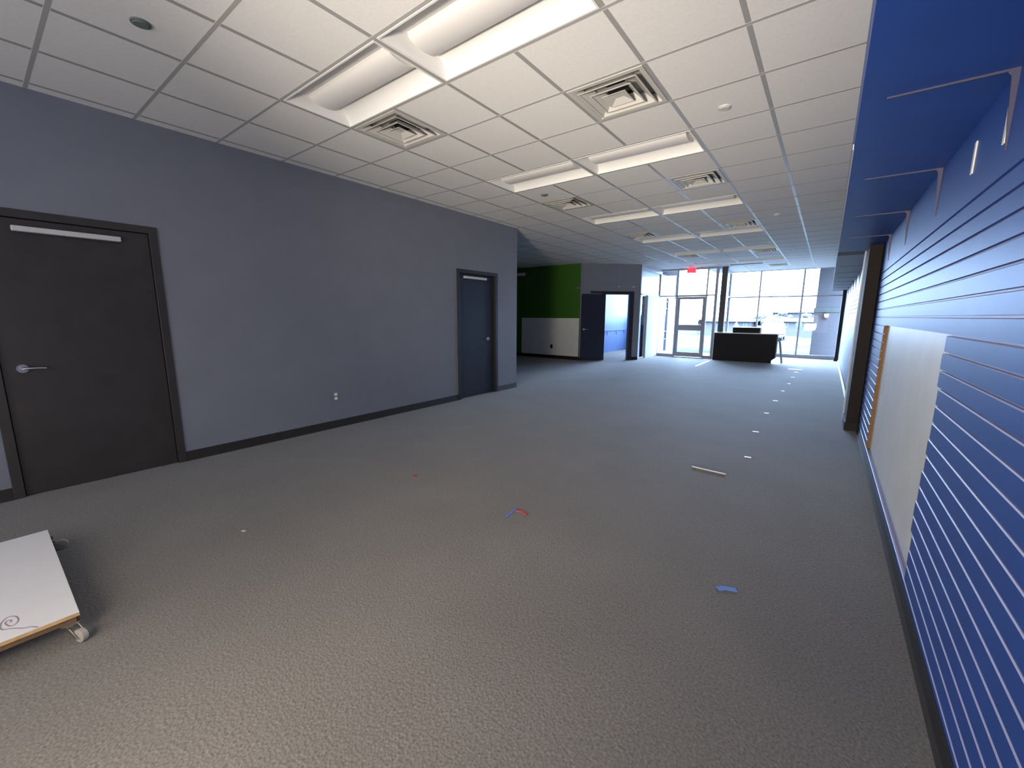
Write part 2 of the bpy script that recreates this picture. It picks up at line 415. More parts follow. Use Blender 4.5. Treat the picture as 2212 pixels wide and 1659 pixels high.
# ------------------------------------------------------------------ doorway in the angled wall
t = thing('door_3', 'dark office door swung open beside a bright doorway', 'door', (P2[0] + DD[0] * S0, P2[1] + DD[1] * S0, 0), kind='structure')
b = NB()
obox(b, P2, DD, S0 - 0.14, S0, -0.13, 0.018, 0, ZD + 0.1); obox(b, P2, DD, S1, S1 + 0.14, -0.13, 0.018, 0, ZD + 0.1); obox(b, P2, DD, S0, S1, -0.13, 0.018, ZD, ZD + 0.1)
obox(b, P2, DD, 0.33, S0 - 0.14, 0.0, 0.018, ZD + 0.03, ZD + 0.1)
obj('door_frame', b, M['frame_dark'], t)
ang = R(174); hx, hy = P2[0] + DD[0] * (S0 - 0.03), P2[1] + DD[1] * (S0 - 0.03)
nn = (DD[1], -DD[0])
hx += nn[0] * 0.03; hy += nn[1] * 0.03
LD = (-DD[0] * math.cos(math.pi - ang) + nn[0] * math.sin(math.pi - ang), -DD[1] * math.cos(math.pi - ang) + nn[1] * math.sin(math.pi - ang))
b = NB(); obox(b, (hx, hy), LD, 0, 0.80, -0.045, 0.0, 0.01, ZD)
lf = obj('door_leaf', b, M['door_blue'], t)
b = NB(); ln = (LD[1], -LD[0])
q = lambda s, k, z: (hx + LD[0] * s + ln[0] * k, hy + LD[1] * s + ln[1] * k, z)
cyl(b, q(0.72, -0.045, 1.015), q(0.72, -0.06, 1.015), 0.035)
cyl(b, q(0.72, -0.06, 1.015), q(0.72, -0.1, 1.015), 0.011); tube(b, [q(0.725, -0.097, 1.015), q(0.66, -0.1, 1.015), q(0.60, -0.095, 1.012)], 0.01)
o = obj('lever_handle', b, M['steel'], lf, smooth=True); o['label'] = 'satin steel lever handle'

# small pale marks on the angled wall over the doorway
for s, z, w_, lab in ((1.254, 2.381, 0.05, 'small pale wall mark over the middle of the doorway'), (1.749, 2.375, 0.09, 'pale wall mark over the jamb at the bright corner')):
    bb = NB(); obox(bb, P2, DD, s - w_ / 2, s + w_ / 2, 0, 0.03, z - 0.012, z + 0.012)
    tag(obj('wall_mark', bb, M['disc'], bevel=0.004), lab, 'mark', 'pale marks on the angled wall')

# coat rail in the blue office
b = NB(); box(b, -3.4, -3.375, 11.5, YW - 0.12, 0.85, 0.90)
t = thing('coat_rail', 'pale rail with dark hooks on the blue office wall', 'rail', (-3.39, 13.5, 0.87))
obj('rail', b, M['pale_blue'], t)
for y in (12.1, 13.05, 13.96, 14.77, 15.2):
    bb = NB(); tube(bb, [(-3.375, y, 0.85), (-3.35, y, 0.80), (-3.345, y, 0.72), (-3.32, y, 0.70)], 0.012, 8); obj('hook', bb, M['frame_dark'], t)

# ------------------------------------------------------------------ objects on the green wall
b = NB(); box(b, -5.118, -2.835, 9.715, 9.74, 0.118, 1.366)
tag(obj('wall_panel', b, M['drywall'], bevel=0.003), 'beige board on the lower part of the green wall', 'panel')
t = thing('wall_outlet', 'black outlet on the beige board of the green wall', 'outlet', (-3.855, 9.715, 0.41), 'wall outlets')
b = NB(); box(b, -3.90, -3.81, 9.706, 9.715, 0.345, 0.475); obj('cover_plate', b, M['dark'], t, bevel=0.003)
for z in (0.37, 0.42):
    b = NB(); box(b, -3.88, -3.83, 9.7, 9.706, z, z + 0.03); obj('socket', b, M['dark'], t)
b = NB(); bmesh.ops.create_uvsphere(b, u_segments=20, v_segments=10, radius=0.12, matrix=Matrix.Translation((-2.92, 9.73, 2.33)) @ Matrix.Diagonal((1, 0.35, 0.42, 1)))
tag(obj('wall_speaker', b, M['disc_dark'], smooth=True), 'small oval fixture high on the green wall beside the angled wall', 'fixture')
t = thing('wall_light_fixture', 'pale strip fixture high on the green wall near the grey corner', 'light', (-5.4, 9.7, 2.88))
b = NB(); box(b, -5.9, -4.98, 9.62, 9.74, 2.83, 2.91); obj('housing', b, M['white_plastic'], t, bevel=0.01)
b = NB(); box(b, -5.88, -5.0, 9.63, 9.73, 2.815, 2.83); obj('lens', b, M['lens'], t)

# outlets on the grey wall
def outlet(y, z, m, label, dark=True):
    t = thing('wall_outlet', label, 'outlet', (XL, y, z), 'wall outlets')
    bb = NB(); box(bb, XL, XL + 0.006, y - 0.038, y + 0.038, z - 0.06, z + 0.06); obj('cover_plate', bb, M['plate'], t, bevel=0.002)
    for dz in (-0.027, 0.027):
        bb = NB(); box(bb, XL + 0.006, XL + 0.010, y - 0.02, y + 0.02, z + dz - 0.017, z + dz + 0.017); obj('socket', bb, m, t, bevel=0.003)
outlet(0.434, 0.407, M['white_plastic'], 'grey plate with two white sockets low on the grey wall')
outlet(0.689, 0.415, M['plate'], 'all grey outlet right next to the white socketed one')

# ------------------------------------------------------------------ columns
M['post'] = mat('dark_bronze', (0.035, 0.034, 0.036, 1), 0.45)
def column(x0, x1, y0, y1, z1, label, m='column'):
    t = thing('steel_column', label, 'column', ((x0 + x1) / 2, (y0 + y1) / 2, 0), 'dark columns')
    bb = NB(); box(bb, x0, x1, y0, y1, 0.0, z1); obj('shaft', bb, M[m], t, bevel=0.004)
    bb = NB(); box(bb, x0 - 0.012, x1 + 0.002, y0 - 0.012, y1, 0, 0.11); obj('base_wrap', bb, M['base'], t, bevel=0.004)
column(3.90, 4.025, 4.37, 4.95, 2.298, 'dark brown column between the slatwall and the pale boards')
column(3.885, 3.98, 14.9, 15.05, 2.298, 'thin dark post at the window end of the pale boards')
column(0.60, 0.775, 13.26, 13.41, H, 'free standing dark post behind the reception desk', 'post')

# ------------------------------------------------------------------ soffit brackets
pr = [(-0.35, 0), (0, 0), (0, -0.27), (-0.003, -0.27), (-0.020, -0.02), (-0.028, -0.008), (-0.35, -0.005)]
names = ['first bracket under the soffit, nearest the viewer', 'second bracket under the soffit from the viewer', 'third bracket under the soffit from the viewer', 'bracket just before the dark column',
         'first bracket past the brown soffit band', 'second bracket past the brown soffit band', 'third bracket past the brown soffit band', 'fourth bracket past the brown soffit band', 'fifth bracket past the brown soffit band', 'soffit bracket closest to the window post']
src = None
for y, lab in zip((0.02, 1.25, 2.48, 3.70, 6.93, 8.18, 9.5, 10.8, 12.1, 13.4), names):
    loc = (4.03 if y < 4.5 else 3.995, y, 2.30)
    if src is None:
        bb = NB(); prism(bb, pr, 'y', -0.004, 0.004)
        src = obj('mounting_bracket', bb, M['bracket']); src.location = loc; tag(src, 'flat metal ' + lab, 'bracket', 'brackets under the soffit')
    else:
        c = src.copy(); C.objects.link(c); c.location = loc; c['label'] = 'flat metal ' + lab
for y, z0, z1, lab in ((0.05, 2.06, 2.19, 'pale upright slot strip just below the nearest soffit bracket'), (0.485, 2.068, 2.204, 'pale upright slot strip between the first two soffit brackets')):
    bb = NB(); box(bb, XR - 0.006, XR, y - 0.014, y + 0.014, z0, z1)
    tag(obj('mounting_strip', bb, M['white_plastic'], bevel=0.002), lab, 'strip', 'upright slot strips')

# ------------------------------------------------------------------ ceiling fixtures
def make_troffer():
    t = thing('recessed_troffer', '', 'ceiling light', (0, 0, H), 'unlit ceiling troffers')
    L, W_, e = 4 * T / 2, T, 0.016
    x0, x1, y0, y1 = e, L - e, e, W_ - e
    bb = NB()
    # flange
    for q in ((x0, x1, y0, y0 + 0.012), (x0, x1, y1 - 0.012, y1), (x0, x0 + 0.012, y0 + 0.012, y1 - 0.012), (x1 - 0.012, x1, y0 + 0.012, y1 - 0.012)): box(bb, q[0], q[1], q[2], q[3], H - 0.001, H + 0.012)
    obj('frame', bb, M['troffer'], t)
    # two curved reflectors with closed ends
    bb = NB(); n = 10
    def prof(s):
        out = []
        a, c = (y0 + 0.012, W_ / 2 - 0.13) if s < 0 else (y1 - 0.012, W_ / 2 + 0.13)
        for i in range(n + 1):
            f = i / n; out.append((a + (c - a) * f, H + 0.006 + 0.080 * math.sin(f * math.pi * 0.52) ** 0.75))
        return out
    xa, xb = x0 + 0.012, x1 - 0.012
    for s in (-1, 1):
        p_ = prof(s)
        A = [bb.verts.new((xa, p[0], p[1])) for p in p_]; B = [bb.verts.new((xb, p[0], p[1])) for p in p_]
        for i in range(n): bb.faces.new([A[i], A[i + 1], B[i + 1], B[i]])
    yc0, yc1 = W_ / 2 - 0.13, W_ / 2 + 0.13
    vs = [bb.verts.new(p) for p in ((xa, yc0, H + 0.087), (xb, yc0, H + 0.087), (xb, yc1, H + 0.087), (xa, yc1, H + 0.087))]; bb.faces.new(vs)
    for xe, xi in ((xa, xa + 0.05), (xb, xb - 0.05)):
        vs = [bb.verts.new(p) for p in ((xe, y0 + 0.012, H + 0.004), (xi, y0 + 0.03, H + 0.09), (xi, y1 - 0.03, H + 0.09), (xe, y1 - 0.012, H + 0.004))]; bb.faces.new(vs)
    obj('reflector', bb, M['troffer'], t, smooth=True)
    # hanging centre basket
    bb = NB(); k = 12; A = []; B = []
    for i in range(k + 1):
        a = math.pi * i / k; y = W_ / 2 - 0.125 * math.cos(a); z = H + 0.085 - 0.055 * math.sin(a) ** 0.7
        A.append(bb.verts.new((xa + 0.075, y, z))); B.append(bb.verts.new((xb - 0.075, y, z)))
    for i in range(k): bb.faces.new([A[i], A[i + 1], B[i + 1], B[i]])
    bb.faces.new(A); bb.faces.new(B[::-1])
    obj('lens_basket', bb, M['lens'], t, smooth=True)
    bb = NB(); box(bb, x0, x1, y0, y1, H + 0.125, H + 0.14); obj('housing', bb, M['troffer'], t)
    return t
ordw = ['first', 'second', 'third', 'fourth', 'fifth', 'sixth']
tr = None
# build at origin then move
tr = make_troffer()
for i, (u, v) in enumerate(troffers):
    side = 'on the grey wall side' if u == 0 else 'on the blue soffit side'
    lab = f'unlit white recessed troffer, {ordw[i // 2]} row from the viewer, {side}'
    if i == 0: tr.location = (u * T, v * T, H); tr['label'] = lab
    else: dup(tr, (u * T, v * T, H), lab)

def make_diffuser():
    t = thing('ceiling_diffuser', '', 'ceiling vent', (0, 0, H), 'square ceiling diffusers')
    c = T / 2
    def ring(bb, ro, ri, zo, zi, th=0.004):
        O = [(c - ro, c - ro), (c + ro, c - ro), (c + ro, c + ro), (c - ro, c + ro)]; I = [(c - ri, c - ri), (c + ri, c - ri), (c + ri, c + ri), (c - ri, c + ri)]
        lay = [[bb.verts.new((p[0], p[1], z)) for p in Q] for Q, z in ((O, zo), (I, zi), (I, zi + th), (O, zo + th))]
        for a, d in ((0, 1), (1, 2), (2, 3), (3, 0)):
            for i in range(4): bb.faces.new([lay[a][i], lay[a][(i + 1) % 4], lay[d][(i + 1) % 4], lay[d][i]])
    bb = NB(); ring(bb, 0.288, 0.255, H - 0.002, H - 0.002); ring(bb, 0.255, 0.215, H - 0.002, H + 0.045)
    obj('outer_frame', bb, M['diff'], t)
    for ro, ri, zo, zi in ((0.222, 0.150, H - 0.010, H + 0.045), (0.155, 0.090, H - 0.014, H + 0.040)):
        bb = NB(); ring(bb, ro, ri, zo, zi); ring(bb, ro + 0.004, ro - 0.008, zo - 0.002, zo - 0.001, 0.003); obj('louvre', bb, M['diff'], t)
    bb = NB(); ring(bb, 0.092, 0.03, H - 0.016, H + 0.012); box(bb, c - 0.032, c + 0.032, c - 0.032, c + 0.032, H + 0.011, H + 0.014); obj('centre_cone', bb, M['diff'], t)
    bb = NB(); ring(bb, 0.30, 0.075, H + 0.065, H + 0.065); ring(bb, 0.2885, 0.2845, H, H + 0.065)
    obj('back_pan', bb, M['diff'], t)
    bb = NB(); cyl(bb, (c, c + 0.05, H + 0.060), (c, c + 0.05, H + 0.25), 0.10); obj('duct_neck', bb, M['dark'], t)
    return t
dlab = ['white square ceiling diffuser touching the first troffer row, grey wall side',
        'white square ceiling diffuser just past the first troffer row, soffit side',
        'dark looking square diffuser beyond the second troffer row, grey wall side',
        'square ceiling diffuser beyond the second troffer row, soffit side',
        'square ceiling diffuser between third and fourth troffer rows, grey wall side',
        'square ceiling diffuser between third and fourth troffer rows, soffit side',
        'square ceiling diffuser beyond the fifth troffer row, toward the exit sign',
        'square ceiling diffuser beyond the fifth troffer row, soffit side',
        'square ceiling diffuser nearest the big window']
df = make_diffuser()
for i, (u, v) in enumerate(diffs):
    if i == 0: df.location = (u * T, v * T, H); df['label'] = dlab[0]
    else: dup(df, (u * T, v * T, H), dlab[i])

sp = [((0.43, -2.44), 'disc_dark', 'grey green round cover in the ceiling near the first troffers'),
      ((0.47, 4.51), 'disc_dark', 'dark round cover in the ceiling by the second troffer row'),
      ((4.51, 2.58), 'disc', 'faint round cover in the ceiling past the nearest diffuser, soffit side'),
      ((4.50, 9.69), 'disc', 'pale round cover in the ceiling beside the third diffuser on the soffit side'),
      ((4.53, 16.69), 'disc', 'small pale round cover in the ceiling near the window end, soffit side'),
      ((-0.69, 18.11), 'disc', 'small pale round cover in the ceiling near the exit sign')]
for (u, v), m, lab in sp:
    bb = NB(); cyl(bb, (u * T, v * T, H + 0.008), (u * T, v * T, H - 0.006), 0.05, 0.047, 28); cyl(bb, (u * T, v * T, H - 0.006), (u * T, v * T, H - 0.012), 0.040, 0.034, 28)
    tag(obj('ceiling_cover_disc', bb, M[m], smooth=True), lab, 'sprinkler cover', 'round ceiling covers')
b = NB(); box(b, 0.90, 1.80, 12.84, 12.93, H - 0.006, H + 0.01)
tag(obj('slot_vent', b, M['dark']), 'narrow dark slot in the ceiling above the reception desk', 'ceiling vent')

# exit sign
t = thing('exit_sign', 'glowing red EXIT sign hanging before the entrance glass', 'sign', (-0.24, 12.7, H))
b = NB(); box(b, -0.38, -0.10, 12.69, 12.75, 2.885, H - 0.03); obj('face', b, M['exit'], t, bevel=0.006)
b = NB(); box(b, -0.29, -0.19, 12.70, 12.74, H - 0.03, H); obj('canopy', b, M['white_plastic'], t)
fc = bpy.data.curves.new('exit_text', 'FONT'); fc.body = 'EXIT'; fc.size = 0.135; fc.align_x = 'CENTER'; fc.extrude = 0.002
fo = bpy.data.objects.new('tmp', fc); C.objects.link(fo)
bpy.context.view_layer.update()
me = bpy.data.meshes.new_from_object(fo.evaluated_get(bpy.context.evaluated_depsgraph_get()))
bpy.data.objects.remove(fo)
me.transform(Matrix.Translation((0.0, -0.013, -0.165)) @ Matrix.Rotation(R(90), 4, 'X'))
me.materials.clear(); me.materials.append(M['exit_letter'])
o = bpy.data.objects.new('letters', me); C.objects.link(o); o.parent = t; o['label'] = 'word EXIT in darker red'

# ------------------------------------------------------------------ storefront
def window(name, label, frame_boxes, panes, kind='window'):
    bb = NB()
    for q in frame_boxes: box(bb, *q)
    t = tag(obj(name, bb, M['storefront'], bevel=0.004), label, kind, kind='structure')
    for q in panes:
        g = NB(); box(g, *q); obj('glass_pane', g, M['glass'], t)
    return t
ya, yb = YD - 0.05, YD + 0.05
ZTR = (2.135, 2.18); ZHD = 3.03
window('window_1', 'entrance glass with sidelights around the glass door', [
    (-1.43, -1.36, ya, yb, 0, H), (-0.80, -0.745, ya, yb, 0, H), (0.18, 0.225, ya, yb, 0, H), (0.455, 0.535, ya, yb, 0, H),
    (-1.36, -0.80, ya, yb, 0, 0.095), (0.225, 0.455, ya, yb, 0, 0.1), (-1.36, -0.80, ya, yb, *ZTR), (0.225, 0.455, ya, yb, *ZTR), (-0.745, 0.18, ya, yb, 2.12, 2.18),
    (-1.36, -0.80, ya, yb, ZHD, H), (-0.745, 0.18, ya, yb, ZHD, H), (0.225, 0.455, ya, yb, ZHD, H), (-0.745, 0.18, ya, yb, 0, 0.012)],
    [(-1.36, -0.80, YD - 0.003, YD + 0.003, 0.095, ZTR[0]), (0.225, 0.455, YD - 0.003, YD + 0.003, 0.1, ZTR[0]),
     (-1.36, -0.80, YD - 0.003, YD + 0.003, ZTR[1], ZHD), (-0.745, 0.18, YD - 0.003, YD + 0.003, ZTR[1], ZHD), (0.225, 0.455, YD - 0.003, YD + 0.003, ZTR[1], ZHD)])
# glass door
t = thing('door_4', 'glass entrance door with grey metal rails', 'door', (-0.28, YD, 0), kind='structure')
b = NB(); y0, y1 = YD - 0.025, YD + 0.025
for q in ((-0.74, -0.655), (0.095, 0.177)): box(b, q[0], q[1], y0, y1, 0.02, 2.115)
for z0, z1 in ((0.02, 0.185), (0.95, 1.15), (2.03, 2.115)): box(b, -0.655, 0.095, y0, y1, z0, z1)
obj('door_frame', b, M['storefront'], t, bevel=0.004)
for z0, z1 in ((0.185, 0.95), (1.15, 2.03)):
    b = NB(); box(b, -0.655, 0.095, YD - 0.003, YD + 0.003, z0, z1); obj('glass_pane', b, M['glass'], t)
b = NB(); box(b, -0.62, 0.10, y0 - 0.06, y0 - 0.03, 1.02, 1.07); box(b, 0.06, 0.12, y0 - 0.06, y0, 1.0, 1.09); box(b, -0.68, -0.62, y0 - 0.06, y0, 1.0, 1.09)
obj('push_bar', b, M['storefront'], t, bevel=0.004)
b = NB(); box(b, 0.03, 0.10, y0 - 0.07, y0 + 0.001, 1.17, 1.33); obj('lock_case', b, M['storefront'], t, bevel=0.004)
b = NB(); box(b, -0.5, -0.15, y0 - 0.06, y0, 2.04, 2.10); obj('door_closer', b, M['storefront'], t, bevel=0.006)

XRt = 0.495
window('window_2', 'glass return wall between entrance and big window', [
    (XRt - 0.04, XRt + 0.04, YD + 0.05, YW - 0.05, 0, 0.12), (XRt - 0.04, XRt + 0.04, YD + 0.05, YW - 0.05, *ZTR), (XRt - 0.04, XRt + 0.04, YD + 0.05, YW - 0.05, ZHD, HT)],
    [(XRt - 0.003, XRt + 0.003, YD + 0.05, YW - 0.05, 0.12, ZTR[0]), (XRt - 0.003, XRt + 0.003, YD + 0.05, YW - 0.05, ZTR[1], ZHD)])
ya, yb = YW - 0.05, YW + 0.05
xs = [(0.455, 0.535), (1.465, 1.515), (2.765, 2.82), (3.89, 4.06)]
ph = []; pg = []
for (a0, a1), (b0, b1) in zip(xs, xs[1:]):
    for z0, z1 in ((0, 0.125), ZTR, (3.07, HT)): ph.append((a1, b0, ya, yb, z0, z1))
    for z0, z1 in ((0.125, ZTR[0]), (ZTR[1], 3.07)): pg.append((a1, b0, YW - 0.003, YW + 0.003, z0, z1))
window('window_3', 'large storefront window behind the reception desk', [(a, c, ya, yb, 0, HT) for a, c in xs] + ph, pg)
# office side: glazed strip and transom, front pane, alcove side
window('window_4', 'tall glazed strip and transom in the white office wall', [
    (XS - 0.07, XS - 0.03, 11.23, 11.26, 0, 2.13), (XS - 0.07, XS - 0.03, 11.83, 11.86, 0, 2.13), (XS - 0.07, XS - 0.03, 11.26, 11.83, 0, 0.06)],
    [(XS - 0.053, XS - 0.047, 11.26, 11.83, 0.06, 2.13), (XS - 0.053, XS - 0.047, 11.23, 13.07, 2.17, 2.93)])
b = NB(); box(b, -1.62, -1.54, 12.0, 12.09, 0, 2.13)
tag(obj('post', b, M['column'], bevel=0.003), 'dark narrow post seen through the glazed strip', 'post')
window('window_5', 'front pane of the office', [(-3.25, -1.5, YW - 0.08, YW - 0.02, 2.14, 2.18)], [(-3.25, -1.5, YW - 0.053, YW - 0.047, 1.5, 3.08)])
ax = -1.46
window('window_6', 'narrow barred glass strip in the white side of the entrance alcove', [
    (ax - 0.04, ax + 0.04, 14.02, 14.05, 0.1, 2.13), (ax - 0.04, ax + 0.04, 14.33, 14.36, 0.1, 2.13)] + [(ax - 0.02, ax + 0.02, 14.05, 14.33, z, z + 0.03) for z in (0.55, 0.85, 1.72, 1.98)],
    [(ax - 0.003, ax + 0.003, 14.05, 14.33, 0.1, 2.13)])
wall('wall_alcove', 'white side wall of the entrance alcove', M['white_wall'], (ax - 0.05, ax + 0.03, YD + 0.05, 14.02, 0, 2.13), (ax - 0.05, ax + 0.03, 14.36, YW - 0.1, 0, 2.13), (ax - 0.05, ax + 0.03, 14.02, 14.36, 0, 0.1))

# ------------------------------------------------------------------ reception desk
t = thing('reception_desk', 'black reception desk standing before the storefront window', 'desk', (1.5, 13.0, 0))
yf, yk = 12.80, 13.22
b = NB()
prism(b, [(0.61, 0.0), (2.30, 0.0), (2.30, 0.085), (2.39, 0.16), (2.39, 0.895), (0.61, 0.895)], 'y', yf, yf + 0.03)
box(b, 0.61, 0.64, yf + 0.03, yk, 0, 0.895); box(b, 2.36, 2.39, yf + 0.03, yk, 0.16, 0.895)
obj('body', b, M['desk'], t)
b = NB(); box(b, 0.585, 2.55, yf - 0.01, yk + 0.02, 0.897, 0.928); obj('worktop', b, M['desk_top'], t, bevel=0.004)
b = NB(); box(b, 1.15, 1.92, yf - 0.012, yf + 0.02, 0.9285, 1.09); box(b, 1.15, 1.18, yf + 0.02, yk - 0.05, 0.9285, 1.09); box(b, 1.89, 1.92, yf + 0.02, yk - 0.05, 0.9285, 1.09); box(b, 1.18, 1.89, yf + 0.02, yk - 0.05, 1.0, 1.02)
obj('raised_front', b, M['desk'], t)
b = NB(); box(b, 1.14, 1.93, yf - 0.014, yk - 0.04, 1.091, 1.105); obj('raised_top', b, M['desk_top'], t, bevel=0.003)
for yy in (yf + 0.06, yk - 0.03):
    b = NB(); tube(b, [(2.37, yy, 0.715), (2.42, yy, 0.71), (2.455, yy, 0.675), (2.475, yy, 0.58), (2.565, yy, 0.0)], 0.016, 10); o = obj('leg', b, M['storefront'], t, smooth=True); o['label'] = 'bent grey metal leg'

# ------------------------------------------------------------------ dolly board on casters
t = thing('dolly', 'white board dolly on casters on the carpet before the brown door', 'dolly', (0.5, -2.5, 0))
x0, x1, y0, y1 = -0.092, 1.068, -2.86, -2.176
b = NB(); box(b, x0, x1, y0, y1, 0.112, 0.13); 
for f in b.faces: f.material_index = 0 if abs(f.normal.z) > 0.5 or f.calc_center_median().z > 0.129 else 1
obj('board', b, [M['board'], M['ply']], t, bevel=0.0015)
b = NB(); box(b, x0 + 0.012, x1 - 0.012, y1 - 0.07, y1 - 0.012, 0.086, 0.112); box(b, x1 - 0.07, x1 - 0.012, y0 + 0.05, y1 - 0.07, 0.086, 0.112); box(b, x0 + 0.012, x1 - 0.012, y0, y0 + 0.05, 0.086, 0.112)
obj('support_rail', b, M['wood_dark'], t)
spz = [(0.926, -2.368), (0.922, -2.364), (0.91, -2.364), (0.903, -2.37), (0.906, -2.376), (0.92, -2.38), (0.944, -2.375), (0.962, -2.367), (0.962, -2.356), (0.951, -2.348), (0.929, -2.344), (0.905, -2.346), (0.886, -2.352), (0.874, -2.363), (0.873, -2.374), (0.89, -2.385), (0.917, -2.393), (0.942, -2.394), (0.965, -2.39), (0.975, -2.38), (0.986, -2.365), (1.004, -2.35), (1.024, -2.333), (1.035, -2.315), (1.055, -2.302), (1.064, -2.297)]
def smooth_pts(p, n=4):
    out = []
    for i in range(len(p) - 1):
        p0, p1, p2, p3 = p[max(i - 1, 0)], p[i], p[i + 1], p[min(i + 2, len(p) - 1)]
        for k in range(n):
            s = k / n
            out.append(tuple(0.5 * (2 * p1[j] + (p2[j] - p0[j]) * s + (2 * p0[j] - 5 * p1[j] + 4 * p2[j] - p3[j]) * s * s + (3 * p1[j] - p0[j] - 3 * p2[j] + p3[j]) * s ** 3) for j in (0, 1)))
    return out + [p[-1]]
b = NB(); strip(b, smooth_pts(spz), 0.0045, 0.1298, 0.1308); o = obj('scroll_drawing', b, M['scroll'], t); o['label'] = 'purple grey spiral flourish'
def caster(cx, cy, a):
    bb = NB(); box(bb, cx - 0.03, cx + 0.03, cy - 0.03, cy + 0.03, 0.082, 0.086 if cy > y1 - 0.2 else 0.086)
    d = Vector((math.cos(a), math.sin(a), 0)); n = Vector((-d.y, d.x, 0)); w0 = Vector((cx, cy, 0.03)) + d * 0.058
    cyl(bb, (cx, cy, 0.066), (cx, cy, 0.083), 0.022, 0.024, 20)
    for s in (-1, 1):
        q0 = Vector((cx, cy, 0.07)) + n * 0.016 * s; q1 = w0 + n * 0.016 * s
        dz = (q1 - q0); perp = d * 0.014
        vs = []
        for k in (0, 0.003 * s):
            vs.append([bb.verts.new(p + n * k) for p in (q0 - perp, q0 + perp, q1 + perp * 0.8 - Vector((0, 0, 0.008)), q1 - perp * 0.8 - Vector((0, 0, 0.008)))])
        bb.faces.new(vs[0]); bb.faces.new(vs[1][::-1])
        for i in range(4): bb.faces.new([vs[0][i], vs[1][i], vs[1][(i + 1) % 4], vs[0][(i + 1) % 4]])
    c = obj('caster', bb, M['steel'], t, smooth=True)
    bb = NB(); cyl(bb, w0 - n * 0.012, w0 + n * 0.012, 0.03, seg=28); obj('wheel', bb, M['rubber'], c, bevel=0.004)
caster(-0.052, -2.192, R(86)); caster(1.034, -2.208, R(24)); caster(-0.05, -2.82, R(200)); caster(1.03, -2.82, R(200))

# ------------------------------------------------------------------ bits on the carpet
def bit(name, pts, w, m, label, cat, group, h=0.003):
    bb = NB(); strip(bb, pts, w, 0.001, 0.001 + h); bmesh.ops.contextual_create(bb, geom=[])
    return tag(obj(name, bb, M[m]), label, cat, group)
TG = 'tape scraps on the carpet'
bit('tape_scrap', [(3.262, -0.075), (3.29, -0.04), (3.345, -0.02)], 0.035, 'tape_blue', 'torn blue tape scrap on the carpet nearest the slatwall', 'tape', TG)
bit('tape_scrap', [(1.885, -0.15), (1.858, 0.01)], 0.018, 'tape_blue', 'blue tape strip touching the red strip on the carpet', 'tape', TG)
bit('tape_scrap', [(1.868, -0.015), (1.925, 0.004), (1.985, -0.025)], 0.02, 'tape_red', 'red tape strip touching the blue strip on the carpet', 'tape', TG)
bit('tape_scrap', [(0.73, -0.03), (0.765, -0.025)], 0.03, 'tape_red', 'small red scrap alone on the carpet beside the grey wall', 'tape', TG)
bit('paper_scrap', [(0.592, -1.372), (0.618, -1.362)], 0.014, 'tape_streak_white', 'tiny white scrap on the carpet beyond the dolly', 'paper scrap', None)
WG = 'white dashes on the carpet'
dash = [(3.069, 2.403, .06), (3.001, 3.551, .065), (2.993, 4.818, .06), (3.004, 6.003, .07), (3.025, 7.21, .05), (3.05, 8.371, .05), (3.048, 9.597, .07), (3.062, 10.777, .07)]
dn = ['first white dash of the row, nearest the viewer', 'second white dash of the row from the viewer', 'third white dash of the row from the viewer', 'fourth white dash of the row from the viewer', 'fifth white dash of the row from the viewer', 'sixth white dash of the row from the viewer', 'seventh white dash of the row from the viewer', 'last short dash before the long white line']
for (x, y, l), lab in zip(dash, dn): bit('tape_dash', [(x - l / 2, y - 0.004), (x + l / 2, y + 0.004)], 0.032, 'tape_streak_white', lab + ' on the carpet', 'tape', WG)
bit('tape_and_light_line', [(2.845, 11.463), (3.165, 11.466)], 0.07, 'tape_streak_white', 'longer white tape line at the window end of the dash row', 'tape', None)
b = NB(); tube(b, [(2.685, 1.753, 0.008), (2.83, 1.742, 0.008), (2.983, 1.734, 0.008)], 0.006, 8)
tag(obj('white_rod', b, M['tape_streak_white']), 'thin white rod lying on the carpet past the tape scraps', 'rod')
bit('tape_and_light_line', [(0.638, 10.486), (0.597, 12.35)], 0.05, 'tape_streak_white', 'painted streak of light on the carpet before the glass door', 'tape', None)  # pale strip stands for sunlight falling through the door gap

# ------------------------------------------------------------------ outdoors
def gz(y): return -0.06 if y < 17 else -0.06 - 0.024 * (y - 17)
b = NB()
prev = None
for y in (YW + 0.05, 17, 30, 45, 60, 80, 140):
    row = [b.verts.new((x, y, gz(min(y, 80)))) for x in (-60, 0, 60)]
    if prev:
        for i in (0, 1): b.faces.new([prev[i], prev[i + 1], row[i + 1], row[i]])
    prev = row
v = [b.verts.new(p) for p in ((-1.5, YD, -0.06), (0.5, YD, -0.06), (0.5, YW + 0.05, -0.06), (-1.5, YW + 0.05, -0.06))]; b.faces.new(v)
tag(obj('ground_outside', b, M['asphalt']), 'pale parking lot outside the storefront glass', 'ground', kind='structure')
def kerb(x0, x1, y0, y1, h, m, name, label, cat, g=None):
    bb = NB(); box(bb, x0, x1, y0, y1, gz(y1) - 0.2, gz((y0 + y1) / 2) + h); return tag(obj(name, bb, M[m], bevel=0.02), label, cat, g)
kerb(-8, 3.05, 20.5, 22.3, 0.03, 'kerb', 'sidewalk', 'pale kerb strip outside the big window', 'sidewalk')
def mound(cx, cy, rx, ry, h, label):
    bb = NB(); bmesh.ops.create_uvsphere(bb, u_segments=20, v_segments=10, radius=1, matrix=Matrix.Translation((cx, cy, gz(cy))) @ Matrix.Diagonal((rx, ry, h, 1)))
    for v in bb.verts: v.co.z += random.uniform(-0.06, 0.06) * h
    tag(obj('snow_bank', bb, M['snow'], smooth=True), label, 'snow', 'snow banks')
